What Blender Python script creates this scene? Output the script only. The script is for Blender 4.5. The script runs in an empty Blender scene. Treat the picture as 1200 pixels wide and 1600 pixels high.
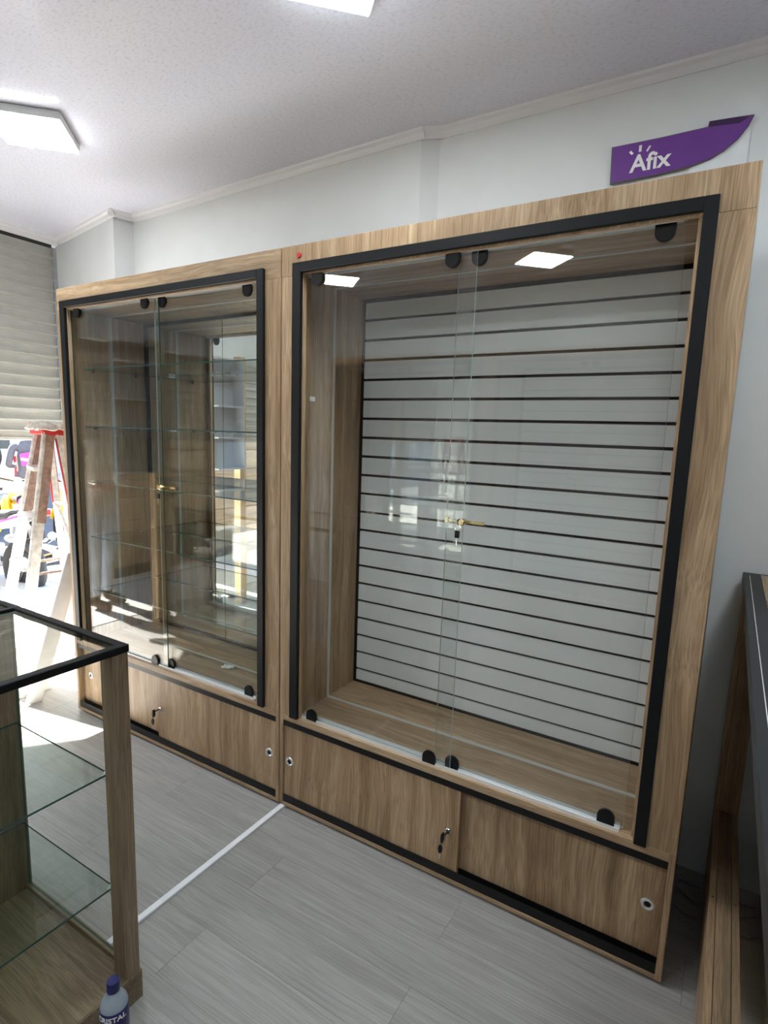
import bpy, bmesh, math, random
from mathutils import Vector, Matrix
random.seed(7)
S = bpy.context.scene
COL = S.collection
PI = math.pi

# ------------------------------------------------------------------ camera
W_PX, H_PX = 1200, 1600
F_PX, CX, CY = 887.37, 602.51, 817.82
cam_d = bpy.data.cameras.new('camera')
cam = bpy.data.objects.new('camera', cam_d)
COL.objects.link(cam)
cam_d.sensor_fit = 'VERTICAL'
cam_d.sensor_height = 24.0
cam_d.lens = F_PX * 24.0 / H_PX
cam_d.shift_x = -(CX - W_PX / 2) / H_PX
cam_d.shift_y = (CY - H_PX / 2) / H_PX
cam_d.clip_start = 0.02
cam_d.clip_end = 200
rt = Vector((0.853953, 0.519302, 0.0330116))
up = Vector((-0.1078202, 0.1145243, 0.987552))
fw = Vector((-0.509057, 0.8468823, -0.1537896))
M = Matrix.Identity(4)
for i in range(3):
    M[i][0], M[i][1], M[i][2] = rt[i], up[i], -fw[i]
M[0][3], M[1][3], M[2][3] = 1.53213, -1.7256, 1.617265
cam.matrix_world = M
S.camera = cam

# ------------------------------------------------------------------ view, world, sun
S.view_settings.view_transform = 'Standard'
S.view_settings.look = 'None'
S.view_settings.gamma = 1.0
S.view_settings.use_curve_mapping = False
S.view_settings.exposure = 1.12

SUN_DIR = Vector((1.0, 0.045, -1.0)).normalized()
SUN_STRENGTH = 38.0
SKY_STRENGTH = 0.55
PANEL_EMISSION = 22.0

world = bpy.data.worlds.new('world')
S.world = world
world.use_nodes = True
wn = world.node_tree.nodes
wl = world.node_tree.links
bg = wn['Background']
sky = wn.new('ShaderNodeTexSky')
sky.sky_type = 'NISHITA'
sky.sun_disc = False
sky.sun_elevation = math.radians(45)
sky.sun_rotation = math.atan2(-SUN_DIR.x, -SUN_DIR.y)
wl.new(sky.outputs[0], bg.inputs[0])
bg.inputs[1].default_value = SKY_STRENGTH

sun_d = bpy.data.lights.new('sun', 'SUN')
sun_d.energy = SUN_STRENGTH
sun_d.angle = 0.01
sun_d.color = (1.0, 0.95, 0.87)
sun = bpy.data.objects.new('sun', sun_d)
COL.objects.link(sun)
sun.location = (-6, -1, 6)
sun.rotation_euler = SUN_DIR.to_track_quat('-Z', 'Y').to_euler()

# ------------------------------------------------------------------ materials
MATS = {}


def new_mat(name):
    m = bpy.data.materials.new(name)
    m.use_nodes = True
    MATS[name] = m
    nt = m.node_tree
    return m, nt.nodes, nt.links, nt.nodes['Principled BSDF']


def plain(name, col, rough=0.5, metal=0.0, spec=0.5, var=0.0, vscale=20.0, bump=0.0, bscale=200.0):
    m, n, l, b = new_mat(name)
    b.inputs['Base Color'].default_value = (*col, 1)
    b.inputs['Roughness'].default_value = rough
    b.inputs['Metallic'].default_value = metal
    b.inputs['Specular IOR Level'].default_value = spec
    if var or bump:
        tc = n.new('ShaderNodeTexCoord')
    if var:
        nz = n.new('ShaderNodeTexNoise')
        nz.inputs['Scale'].default_value = vscale
        nz.inputs['Detail'].default_value = 5
        l.new(tc.outputs['Object'], nz.inputs['Vector'])
        r = n.new('ShaderNodeValToRGB')
        r.color_ramp.elements[0].position = 0.3
        r.color_ramp.elements[1].position = 0.7
        r.color_ramp.elements[0].color = (*[c * (1 - var) for c in col], 1)
        r.color_ramp.elements[1].color = (*[min(1, c * (1 + var)) for c in col], 1)
        l.new(nz.outputs[0], r.inputs[0])
        l.new(r.outputs[0], b.inputs['Base Color'])
    if bump:
        n2 = n.new('ShaderNodeTexNoise')
        n2.inputs['Scale'].default_value = bscale
        n2.inputs['Detail'].default_value = 3
        l.new(tc.outputs['Object'], n2.inputs['Vector'])
        bp = n.new('ShaderNodeBump')
        bp.inputs['Strength'].default_value = bump
        bp.inputs['Distance'].default_value = 0.002
        l.new(n2.outputs[0], bp.inputs['Height'])
        l.new(bp.outputs[0], b.inputs['Normal'])
    return m


def grain(name, axis, dark, mid, light, fine=0.18, rough=0.42, across=20.0, along=0.8, bump=0.12, seed=9.0, spec=0.35, wobble=0.055, tone=0.07):
    """wood-like decor whose grain runs along one local axis"""
    m, n, l, b = new_mat(name)
    tc = n.new('ShaderNodeTexCoord')
    oi = n.new('ShaderNodeObjectInfo')
    mul = n.new('ShaderNodeMath')
    mul.operation = 'MULTIPLY'
    mul.inputs[1].default_value = seed
    l.new(oi.outputs['Random'], mul.inputs[0])
    add = n.new('ShaderNodeVectorMath')
    add.operation = 'ADD'
    l.new(tc.outputs['Object'], add.inputs[0])
    l.new(mul.outputs[0], add.inputs[1])
    # slow wander that bends the grain lines
    wob = n.new('ShaderNodeTexNoise')
    wob.inputs['Scale'].default_value = 2.2
    wob.inputs['Detail'].default_value = 2
    l.new(add.outputs[0], wob.inputs['Vector'])
    ws = n.new('ShaderNodeVectorMath')
    ws.operation = 'SCALE'
    ws.inputs['Scale'].default_value = wobble
    l.new(wob.outputs['Color'], ws.inputs[0])
    add2 = n.new('ShaderNodeVectorMath')
    add2.operation = 'ADD'
    l.new(add.outputs[0], add2.inputs[0])
    l.new(ws.outputs[0], add2.inputs[1])

    def mapped(a, g, src):
        mp = n.new('ShaderNodeMapping')
        sc = [a, a, a]
        sc['xyz'.index(axis)] = g
        mp.inputs['Scale'].default_value = sc
        l.new(src.outputs[0], mp.inputs['Vector'])
        return mp
    m1 = mapped(across, along, add2)
    n1 = n.new('ShaderNodeTexNoise')
    n1.inputs['Scale'].default_value = 1.0
    n1.inputs['Detail'].default_value = 6
    n1.inputs['Roughness'].default_value = 0.62
    n1.inputs['Distortion'].default_value = 0.5
    l.new(m1.outputs[0], n1.inputs['Vector'])
    ramp = n.new('ShaderNodeValToRGB')
    e = ramp.color_ramp.elements
    e[0].position, e[0].color = 0.34, (*dark, 1)
    e[1].position, e[1].color = 0.68, (*light, 1)
    k = e.new(0.5)
    k.color = (*mid, 1)
    l.new(n1.outputs[0], ramp.inputs[0])
    m2 = mapped(across * 13, along * 6, add2)
    n2 = n.new('ShaderNodeTexNoise')
    n2.inputs['Scale'].default_value = 1.0
    n2.inputs['Detail'].default_value = 3
    l.new(m2.outputs[0], n2.inputs['Vector'])
    r2 = n.new('ShaderNodeValToRGB')
    r2.color_ramp.elements[0].position = 0.36
    r2.color_ramp.elements[1].position = 0.62
    r2.color_ramp.elements[0].color = (1 - fine * 1.6, 1 - fine * 1.7, 1 - fine * 1.8, 1)
    r2.color_ramp.elements[1].color = (1 + fine * .35, 1 + fine * .35, 1 + fine * .35, 1)
    l.new(n2.outputs[0], r2.inputs[0])
    mx = n.new('ShaderNodeMix')
    mx.data_type = 'RGBA'
    mx.blend_type = 'MULTIPLY'
    mx.inputs[0].default_value = 1
    l.new(ramp.outputs[0], mx.inputs[6])
    l.new(r2.outputs[0], mx.inputs[7])
    # whole-board tone
    tn = n.new('ShaderNodeMapRange')
    tn.inputs[3].default_value = 1 - tone
    tn.inputs[4].default_value = 1 + tone
    l.new(oi.outputs['Random'], tn.inputs[0])
    mt = n.new('ShaderNodeVectorMath')
    mt.operation = 'SCALE'
    l.new(mx.outputs[2], mt.inputs[0])
    l.new(tn.outputs[0], mt.inputs['Scale'])
    l.new(mt.outputs[0], b.inputs['Base Color'])
    b.inputs['Roughness'].default_value = rough
    b.inputs['Specular IOR Level'].default_value = spec
    bp = n.new('ShaderNodeBump')
    bp.inputs['Strength'].default_value = bump
    bp.inputs['Distance'].default_value = 0.0015
    l.new(n2.outputs[0], bp.inputs['Height'])
    l.new(bp.outputs[0], b.inputs['Normal'])
    return m


def glass(name, tint, f0=0.04):
    """thin clear pane: Schlick mirror over straight-through light"""
    m, n, l, b = new_mat(name)
    n.remove(b)
    out = n['Material Output']
    geo = n.new('ShaderNodeNewGeometry')
    dot = n.new('ShaderNodeVectorMath')
    dot.operation = 'DOT_PRODUCT'
    l.new(geo.outputs['Incoming'], dot.inputs[0])
    l.new(geo.outputs['Normal'], dot.inputs[1])
    ab = n.new('ShaderNodeMath')
    ab.operation = 'ABSOLUTE'
    l.new(dot.outputs['Value'], ab.inputs[0])
    inv = n.new('ShaderNodeMath')
    inv.operation = 'SUBTRACT'
    inv.inputs[0].default_value = 1
    l.new(ab.outputs[0], inv.inputs[1])
    pw = n.new('ShaderNodeMath')
    pw.operation = 'POWER'
    pw.inputs[1].default_value = 5
    l.new(inv.outputs[0], pw.inputs[0])
    ma = n.new('ShaderNodeMath')
    ma.operation = 'MULTIPLY_ADD'
    ma.inputs[1].default_value = 1 - f0
    ma.inputs[2].default_value = f0
    l.new(pw.outputs[0], ma.inputs[0])
    tr = n.new('ShaderNodeBsdfTransparent')
    tr.inputs[0].default_value = (*tint, 1)
    gl = n.new('ShaderNodeBsdfGlossy')
    gl.inputs['Roughness'].default_value = 0.0
    gl.inputs[0].default_value = (1, 1, 1, 1)
    mix = n.new('ShaderNodeMixShader')
    l.new(ma.outputs[0], mix.inputs[0])
    l.new(tr.outputs[0], mix.inputs[1])
    l.new(gl.outputs[0], mix.inputs[2])
    l.new(mix.outputs[0], out.inputs[0])
    return m


def emitter(name, col, strength):
    m, n, l, b = new_mat(name)
    n.remove(b)
    e = n.new('ShaderNodeEmission')
    e.inputs[0].default_value = (*col, 1)
    e.inputs[1].default_value = strength
    l.new(e.outputs[0], n['Material Output'].inputs[0])
    return m


OAK = ((0.290, 0.185, 0.100), (0.420, 0.285, 0.168), (0.56, 0.41, 0.26))
for a in 'xyz':
    grain('oak_' + a, a, *OAK)
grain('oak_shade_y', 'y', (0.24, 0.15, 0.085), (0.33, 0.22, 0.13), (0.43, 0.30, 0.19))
grain('pine_z', 'z', (0.50, 0.33, 0.16), (0.62, 0.43, 0.23), (0.72, 0.53, 0.31), along=0.6)
grain('plank_x', 'x', (0.305, 0.302, 0.290), (0.345, 0.341, 0.327), (0.385, 0.380, 0.365), fine=0.10, rough=0.40,
      across=14.0, along=0.7, bump=0.08, spec=0.4, wobble=0.03, tone=0.03)
OAKD = ((0.17, 0.125, 0.075), (0.24, 0.18, 0.112), (0.31, 0.24, 0.155))
for a in 'xyz':
    grain('oak_grey_' + a, a, *OAKD)
plain('wall_paint', (0.74, 0.765, 0.765), 0.75, var=0.025, vscale=5, bump=0.08, bscale=60)
plain('cornice', (0.74, 0.75, 0.79), 0.4)
plain('black_frame', (0.0055, 0.006, 0.007), 0.45, spec=0.25)
plain('black_plastic', (0.006, 0.006, 0.0065), 0.38, spec=0.3)
plain('black_rubber', (0.012, 0.012, 0.012), 0.7)
plain('groove', (0.035, 0.022, 0.017), 0.6)
plain('slat_white', (0.85, 0.88, 0.89), 0.38, var=0.015, vscale=3)
plain('aluminium', (0.85, 0.86, 0.87), 0.30, metal=0.35)
plain('chrome', (0.82, 0.82, 0.82), 0.10, metal=1.0)
plain('pull_steel', (0.80, 0.79, 0.77), 0.22, metal=0.7)
plain('brass', (0.75, 0.62, 0.36), 0.22, metal=1.0)
plain('led_profile', (0.56, 0.57, 0.55), 0.4)
plain('strip_white', (0.82, 0.84, 0.87), 0.35, var=0.04, vscale=30)
plain('mirror', (0.86, 0.89, 0.86), 0.0, metal=1.0)
plain('shutter_metal', (0.50, 0.50, 0.46), 0.45, metal=0.25, var=0.08, vscale=7)
plain('dark_gap', (0.02, 0.02, 0.02), 0.8)
plain('red_plastic', (0.45, 0.015, 0.02), 0.3)
plain('purple', (0.16, 0.045, 0.29), 0.35, var=0.04, vscale=8)
plain('purple_edge', (0.11, 0.09, 0.12), 0.5)
plain('purple_back', (0.045, 0.012, 0.075), 0.5)
plain('white_vinyl', (0.90, 0.90, 0.90), 0.4)
plain('white_board', (0.82, 0.85, 0.87), 0.6, var=0.05, vscale=14)
plain('ladder_metal', (0.66, 0.64, 0.61), 0.5, metal=0.3, var=0.25, vscale=28)
plain('ladder_rust', (0.30, 0.20, 0.16), 0.6, var=0.35, vscale=35)
plain('ladder_top', (0.55, 0.50, 0.46), 0.8, var=0.35, vscale=40, bump=0.6, bscale=60)
plain('red_paint', (0.50, 0.02, 0.025), 0.4)
plain('yellow_paint', (0.85, 0.50, 0.02), 0.3)
plain('orange_paint', (0.85, 0.22, 0.03), 0.35)
plain('white_plastic', (0.78, 0.78, 0.77), 0.35)
plain('grey_plastic', (0.30, 0.30, 0.30), 0.45)
plain('dark_metal', (0.06, 0.06, 0.065), 0.4, metal=0.6)
plain('magenta', (0.55, 0.04, 0.30), 0.4)
plain('tyre', (0.02, 0.02, 0.02), 0.8)
plain('asphalt', (0.12, 0.12, 0.12), 0.85, var=0.15, vscale=3, bump=0.3, bscale=90)
plain('sidewalk', (0.50, 0.49, 0.46), 0.8, var=0.08, vscale=4, bump=0.2, bscale=80)
plain('facade', (0.58, 0.58, 0.57), 0.8, var=0.04, vscale=1.5)
plain('grey_steel', (0.42, 0.44, 0.47), 0.45, metal=0.2)
plain('navy', (0.008, 0.009, 0.11), 0.3)
plain('denim', (0.10, 0.17, 0.30), 0.85, var=0.18, vscale=18, bump=0.3, bscale=50)
plain('denim_pale', (0.42, 0.47, 0.52), 0.85, var=0.2, vscale=16, bump=0.3, bscale=50)
plain('hoodie', (0.10, 0.10, 0.12), 0.9, var=0.12, vscale=20)
plain('jacket', (0.55, 0.50, 0.44), 0.85, var=0.12, vscale=14, bump=0.4, bscale=26)
plain('boot', (0.10, 0.065, 0.045), 0.7, var=0.2, vscale=30)
plain('skin', (0.38, 0.22, 0.15), 0.55)
plain('hair', (0.015, 0.012, 0.010), 0.6)
plain('cable_grey', (0.22, 0.22, 0.22), 0.5)
plain('paper', (0.82, 0.82, 0.80), 0.7)
plain('crumb', (0.45, 0.33, 0.22), 0.8)
plain('screw', (0.05, 0.04, 0.03), 0.6)
plain('granite_top', (0.022, 0.024, 0.026), 0.5, spec=0.25)
plain('window_dark', (0.05, 0.06, 0.07), 0.1)
plain('red_lamp', (0.5, 0.02, 0.02), 0.25)
glass('clear_glass', (0.980, 0.990, 0.985))
glass('shelf_glass', (0.90, 0.955, 0.935))
mb_ = plain('bottle_plastic', (0.50, 0.60, 0.66), 0.12)
mb_.node_tree.nodes['Principled BSDF'].inputs['Alpha'].default_value = 0.62
plain('glass_edge', (0.030, 0.085, 0.072), 0.12)
plain('glass_edge_light', (0.52, 0.62, 0.57), 0.12)
emitter('panel_light', (0.90, 0.97, 1.0), PANEL_EMISSION)

# embossed glossy PVC for the ceiling
m, n, l, b = new_mat('pvc_ceiling')
tc = n.new('ShaderNodeTexCoord')
mp = n.new('ShaderNodeMapping')
mp.inputs['Scale'].default_value = (60, 130, 60)
l.new(tc.outputs['Object'], mp.inputs['Vector'])
nz = n.new('ShaderNodeTexNoise')
nz.inputs['Scale'].default_value = 1.0
nz.inputs['Detail'].default_value = 4
l.new(mp.outputs[0], nz.inputs['Vector'])
r = n.new('ShaderNodeValToRGB')
r.color_ramp.elements[0].position = 0.28
r.color_ramp.elements[1].position = 0.50
r.color_ramp.elements[0].color = (0.57, 0.59, 0.69, 1)
r.color_ramp.elements[1].color = (0.70, 0.72, 0.84, 1)
l.new(nz.outputs[0], r.inputs[0])
l.new(r.outputs[0], b.inputs['Base Color'])
b.inputs['Roughness'].default_value = 0.16
b.inputs['Specular IOR Level'].default_value = 0.45
bp = n.new('ShaderNodeBump')
bp.inputs['Strength'].default_value = 0.05
bp.inputs['Distance'].default_value = 0.002
l.new(nz.outputs[0], bp.inputs['Height'])
l.new(bp.outputs[0], b.inputs['Normal'])


# ------------------------------------------------------------------ mesh helpers
class MB:
    def __init__(s):
        s.v, s.f, s.m = [], [], []

    def quad(s, idx, mat=0):
        s.f.append(tuple(idx))
        s.m.append(mat)

    def box(s, x0, x1, y0, y1, z0, z1, mat=0, rim=None, flat=None):
        """rim: material index for the faces other than those across axis 'flat'"""
        o = len(s.v)
        for z in (z0, z1):
            for y in (y0, y1):
                for x in (x0, x1):
                    s.v.append((x, y, z))
        faces = [('z', (0, 2, 3, 1)), ('z', (4, 5, 7, 6)), ('y', (0, 1, 5, 4)), ('y', (2, 6, 7, 3)), ('x', (0, 4, 6, 2)), ('x', (1, 3, 7, 5))]
        for a, q in faces:
            s.quad([o + i for i in q], mat if (rim is None or a == flat) else rim)
        return s

    def bar(s, p0, p1, w, h, side=(0, 0, 1), mat=0):
        p0, p1 = Vector(p0), Vector(p1)
        d = (p1 - p0).normalized()
        a = d.cross(Vector(side))
        if a.length < 1e-4:
            a = d.cross(Vector((1, 0, 0)))
        a.normalize()
        c = a.cross(d).normalized()
        o = len(s.v)
        for p in (p0, p1):
            for sa, sc in ((-1, -1), (1, -1), (1, 1), (-1, 1)):
                s.v.append(tuple(p + a * (sa * w / 2) + c * (sc * h / 2)))
        for q in ((0, 1, 2, 3), (7, 6, 5, 4), (0, 4, 5, 1), (1, 5, 6, 2), (2, 6, 7, 3), (3, 7, 4, 0)):
            s.quad([o + i for i in q], mat)
        return s

    def tube(s, pts, r, n=10, mat=0, cap=True):
        pts = [Vector(p) for p in pts]
        o = len(s.v)
        rs = r if isinstance(r, (list, tuple)) else [r] * len(pts)
        prev = None
        for i, p in enumerate(pts):
            d = (pts[min(i + 1, len(pts) - 1)] - pts[max(i - 1, 0)]).normalized()
            if prev is None:
                a = d.cross(Vector((0, 0, 1)))
                if a.length < 1e-3:
                    a = d.cross(Vector((1, 0, 0)))
            else:
                a = prev - d * prev.dot(d)
            a.normalize()
            prev = a
            c = d.cross(a)
            for k in range(n):
                t = 2 * PI * k / n
                s.v.append(tuple(p + (a * math.cos(t) + c * math.sin(t)) * rs[i]))
        for i in range(len(pts) - 1):
            for k in range(n):
                s.quad((o + i * n + k, o + i * n + (k + 1) % n, o + (i + 1) * n + (k + 1) % n, o + (i + 1) * n + k), mat)
        if cap:
            s.quad([o + k for k in range(n)][::-1], mat)
            s.quad([o + (len(pts) - 1) * n + k for k in range(n)], mat)
        return s

    def lathe(s, prof, c=(0, 0, 0), axis='z', n=24, mat=0):
        """prof: list of (radius, height along the axis)"""
        o = len(s.v)
        for rr, h in prof:
            for k in range(n):
                t = 2 * PI * k / n
                a, b_ = rr * math.cos(t), rr * math.sin(t)
                p = {'z': (a, b_, h), 'y': (b_, h, a), 'x': (h, a, b_)}[axis]
                s.v.append((c[0] + p[0], c[1] + p[1], c[2] + p[2]))
        for i in range(len(prof) - 1):
            for k in range(n):
                s.quad((o + i * n + k, o + i * n + (k + 1) % n, o + (i + 1) * n + (k + 1) % n, o + (i + 1) * n + k), mat)
        if prof[0][0] > 1e-5:
            s.quad([o + k for k in range(n)][::-1], mat)
        if prof[-1][0] > 1e-5:
            s.quad([o + (len(prof) - 1) * n + k for k in range(n)], mat)
        return s

    def prism(s, poly, axis, a, b_, mat=0):
        """poly: 2D outline in the two other axes (in xyz order), counter-clockwise"""
        o = len(s.v)
        n_ = len(poly)
        for h in (a, b_):
            for u, w in poly:
                s.v.append({'x': (h, u, w), 'y': (u, h, w), 'z': (u, w, h)}[axis])
        s.quad([o + i for i in range(n_)][::-1], mat)
        s.quad([o + n_ + i for i in range(n_)], mat)
        for i in range(n_):
            j = (i + 1) % n_
            s.quad((o + i, o + j, o + n_ + j, o + n_ + i), mat)
        return s

    def ellipsoid(s, c, rad, nu=16, nv=10, mat=0):
        o = len(s.v)
        for j in range(nv + 1):
            ph = -PI / 2 + PI * j / nv
            for i in range(nu):
                t = 2 * PI * i / nu
                s.v.append((c[0] + rad[0] * math.cos(ph) * math.cos(t), c[1] + rad[1] * math.cos(ph) * math.sin(t), c[2] + rad[2] * math.sin(ph)))
        for j in range(nv):
            for i in range(nu):
                s.quad((o + j * nu + i, o + j * nu + (i + 1) % nu, o + (j + 1) * nu + (i + 1) % nu, o + (j + 1) * nu + i), mat)
        return s

    def mesh(s, name, mats):
        me = bpy.data.meshes.new(name)
        me.from_pydata(s.v, [], s.f)
        for mt in (mats if isinstance(mats, (list, tuple)) else [mats]):
            me.materials.append(MATS[mt])
        for i, k in enumerate(s.m):
            me.polygons[i].material_index = k
        bm = bmesh.new()
        bm.from_mesh(me)
        bmesh.ops.remove_doubles(bm, verts=bm.verts, dist=1e-6)
        bmesh.ops.recalc_face_normals(bm, faces=bm.faces)
        bm.to_mesh(me)
        bm.free()
        return me

    def build(s, name, mats, parent=None, smooth=False, bevel=0.0, seg=1):
        me = s.mesh(name, mats)
        o = bpy.data.objects.new(name, me)
        COL.objects.link(o)
        if parent:
            o.parent = parent
        if smooth:
            shade_smooth(me)
        if bevel:
            md = o.modifiers.new('bevel', 'BEVEL')
            md.width = bevel
            md.segments = seg
            md.limit_method = 'ANGLE'
        return o


def shade_smooth(me, ang=40):
    for p in me.polygons:
        p.use_smooth = True
    bm = bmesh.new()
    bm.from_mesh(me)
    for e in bm.edges:
        if len(e.link_faces) == 2 and e.calc_face_angle(0) > math.radians(ang):
            e.smooth = False
    bm.to_mesh(me)
    bm.free()


def obj_from_mesh(name, me, parent=None, loc=None):
    o = bpy.data.objects.new(name, me)
    COL.objects.link(o)
    if parent:
        o.parent = parent
    if loc:
        o.location = loc
    return o


def thing(name, label, cat, loc=(0, 0, 0), rz=0.0, group=None):
    o = bpy.data.objects.new(name, None)
    o.empty_display_size = 0.1
    COL.objects.link(o)
    o.location = loc
    o.rotation_euler = (0, 0, rz)
    return tag(o, label, cat, group)


def tag(o, label, cat, group=None):
    o['label'] = label
    o['category'] = cat
    if group:
        o['group'] = group
    return o


def struct(o):
    o['kind'] = 'structure'
    return o


def copy_tree(o, parent=None):
    c = o.copy()
    COL.objects.link(c)
    c.parent = parent
    for ch in list(o.children):
        copy_tree(ch, c)
    return c


def text_mesh(txt, size, extrude=0.0, offset=0.0, shear=0.0):
    cu = bpy.data.curves.new('text', 'FONT')
    cu.body = txt
    cu.size = size
    cu.extrude = extrude
    cu.offset = offset
    cu.shear = shear
    cu.resolution_u = 3
    to = bpy.data.objects.new('text_tmp', cu)
    COL.objects.link(to)
    bpy.context.view_layer.update()
    dg = bpy.context.evaluated_depsgraph_get()
    me = bpy.data.meshes.new_from_object(to.evaluated_get(dg))
    bpy.data.objects.remove(to)
    return me


# ------------------------------------------------------------------ room shell
ZC = 2.879          # ceiling
XS = -2.66          # shutter plane
XE = 4.6            # far end of the room behind the camera
YB = 0.585          # back wall
YF = -3.10          # wall opposite

# floor: vinyl planks on a dark screed
fl = struct(MB().box(XS - 0.1, XE, YF, 0.75, -0.06, -0.006).build('floor', 'asphalt'))
PW, PL = 0.19, 1.352
r0 = -0.035
row = -4
pm = {}
for row in range(-4, 17):
    y1 = r0 - row * PW
    y0 = y1 - PW
    y1c, y0c = min(y1, 0.74), max(y0, YF)
    if y1c - y0c < 0.01:
        continue
    off = 0.885 if row % 2 == 0 else 0.223 - PL
    k0 = math.floor((XS - 0.08 - off) / PL)
    k1 = math.ceil((XE - off) / PL)
    for k in range(k0, k1):
        xa, xb = off + k * PL, off + (k + 1) * PL
        xa, xb = max(xa, XS - 0.08), min(xb, XE)
        if xb - xa < 0.02:
            continue
        key = (round(xb - xa, 3), round(y1c - y0c, 3))
        if key not in pm:
            w, h = key
            g = 0.0004
            pm[key] = MB().prism([(-w / 2 + g, -h / 2 + g), (w / 2 - g, -h / 2 + g), (w / 2 - g, h / 2 - g), (-w / 2 + g, h / 2 - g)], 'z', -0.006, 0.0).mesh('plank', 'plank_x')
        obj_from_mesh('plank', pm[key], fl, ((xa + xb) / 2, (y0c + y1c) / 2, 0))

# ceiling: long PVC boards
ce = struct(MB().box(XS - 0.1, XE, YF, 0.75, ZC + 0.008, ZC + 0.06).build('ceiling', 'pvc_ceiling'))
bw = 0.25
cm = MB().box(XS - 0.09, XE, -bw / 2 + 0.00008, bw / 2 - 0.00008, 0, 0.008).mesh('panel', 'pvc_ceiling')
for k in range(16):
    yy = 0.75 - bw * (k + 0.5)
    if yy - bw / 2 < YF - 0.2:
        break
    obj_from_mesh('panel', cm, ce, (0, yy, ZC))

# back wall outline: pier by the shutter, long run, small step, run behind the tall units
Q = [(XS - 0.03, 0.671), (-1.775, 0.505), (-1.745, 0.62), (0.275, 0.553), (0.345, 0.588), (XE, 0.592), (XE, 0.75), (XS - 0.03, 0.75)]
struct(MB().prism(Q, 'z', 0, ZC).build('wall_back', 'wall_paint'))
struct(MB().box(XS - 0.03, XE, YF - 0.12, YF, 0, ZC).build('wall_front', 'wall_paint'))
struct(MB().box(XE, XE + 0.1, YF, 0.75, 0, ZC).build('wall_right', 'wall_paint'))
struct(MB().box(XS - 0.20, XS - 0.10, YF, 0.75, 2.80, ZC + 0.25).box(XS, XS + 0.022, YF, 0.70, 2.842, ZC).build('wall_left', 'wall_paint'))

# cornice runs
CP = [(0.0, 0.0), (0.034, 0.0), (0.030, -0.008), (0.016, -0.014), (0.010, -0.026), (0.004, -0.034), (0.0, -0.034)]


def cornice(name, a, b_, flip=1):
    a, b_ = Vector(a), Vector(b_)
    d = (b_ - a).normalized()
    nrm = Vector((d.y, -d.x)) * flip
    mb = MB()
    o = len(mb.v)
    for pnt in (a, b_):
        for u, w in CP:
            mb.v.append((pnt.x + nrm.x * u, pnt.y + nrm.y * u, ZC + w))
    k = len(CP)
    mb.quad(list(range(k)))
    mb.quad([k + i for i in range(k)])
    for i in range(k):
        j = (i + 1) % k
        mb.quad((i, j, k + j, k + i))
    return struct(mb.build(name, 'cornice'))


cornice('trim_1', (XS - 0.03, 0.671), (-1.742, 0.499))
cornice('trim_2', (-1.775, 0.472), (-1.738, 0.62))
cornice('trim_3', (-1.745, 0.62), (0.295, 0.553))
cornice('trim_4', (0.275, 0.553), (0.365, 0.588))
cornice('trim_5', (0.345, 0.588), (XE, 0.592))
cornice('trim_6', (XS + 0.022, YF), (XS + 0.022, 0.68))
cornice('trim_7', (XS - 0.03, YF), (XE, YF), -1)

# ------------------------------------------------------------------ rolling shutter
sh = thing('rolling_shutter', 'grey ribbed roller shutter pulled partly down over the shopfront', 'shutter', (XS - 0.03, -1.22, 1.5))
SL = 3.76
prof = [(-0.004, 0.0), (0.010, 0.0), (0.022, 0.005), (0.022, 0.012), (0.006, 0.017), (0.000, 0.036), (0.002, 0.058), (0.006, 0.0735), (-0.004, 0.0735)]
smesh = MB().prism([(-0.0, 0.0)] and [(x, z) for x, z in prof], 'y', -SL / 2, SL / 2).mesh('slat', 'shutter_metal')
for k in range(17):
    obj_from_mesh('slat', smesh, sh, (0, -0.02, 0.06 + k * 0.0745))
MB().box(-0.014, 0.016, -SL / 2 - 0.02, SL / 2 - 0.02, 0.0, 0.022).box(-0.004, 0.004, -SL / 2 - 0.02, SL / 2 - 0.02, 0.022, 0.062).build('bottom_bar', 'shutter_metal', sh, bevel=0.002)
for yy in (1.872, -1.87):
    MB().box(-0.03, 0.02, yy - 0.012, yy + 0.012, -1.5, 1.33).build('guide_rail', 'grey_steel', sh)
MB().box(-0.06, -0.03, -SL / 2, SL / 2, 1.30, 1.375).build('slot_shade', 'dark_gap', sh)  # dark strip standing in for the shadow in the gap over the slats
hs = MB().box(XS + 0.023, XS + 0.17, -2.2, -0.72, 2.24, 2.841).build('shutter_housing', 'wall_paint', bevel=0.003)
tag(hs, 'boxed white housing over the shutter, reflected in the mirrored cabinet', 'housing')

# ------------------------------------------------------------------ ceiling light panels
LP_ME = None


def light_panel(x, y, label, group=None):
    t = thing('ceiling_light', label, 'ceiling light', (x, y, ZC), math.radians(45), group)
    h = 0.148
    MB().box(-h, h, -h, h, -0.034, 0.0).build('housing', 'white_plastic', t, bevel=0.006, seg=2)
    g = h - 0.006
    MB().box(-g, g, -g, g, -0.0385, -0.0345).build('diffuser', 'panel_light', t)
    return t


light_panel(-1.17, -0.263, 'square white LED ceiling panel at left, nearest the roller shutter')
light_panel(0.47, -0.355, 'square white LED ceiling panel cut off by the top of the photo')
light_panel(0.27, -2.29, 'square LED ceiling panel mirrored in the right glass door of the slat-backed case')
light_panel(-1.36, -2.17, 'square LED ceiling panel mirrored in the left glass door of the slat-backed case')
for x, y in ((2.11, -0.36), (1.90, -2.29)):
    light_panel(x, y, 'square LED ceiling panel behind the viewer, outside the photo', 'ceiling panels outside the photo')


# ------------------------------------------------------------------ display cabinets
CW = 1.518          # width of one cabinet


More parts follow.
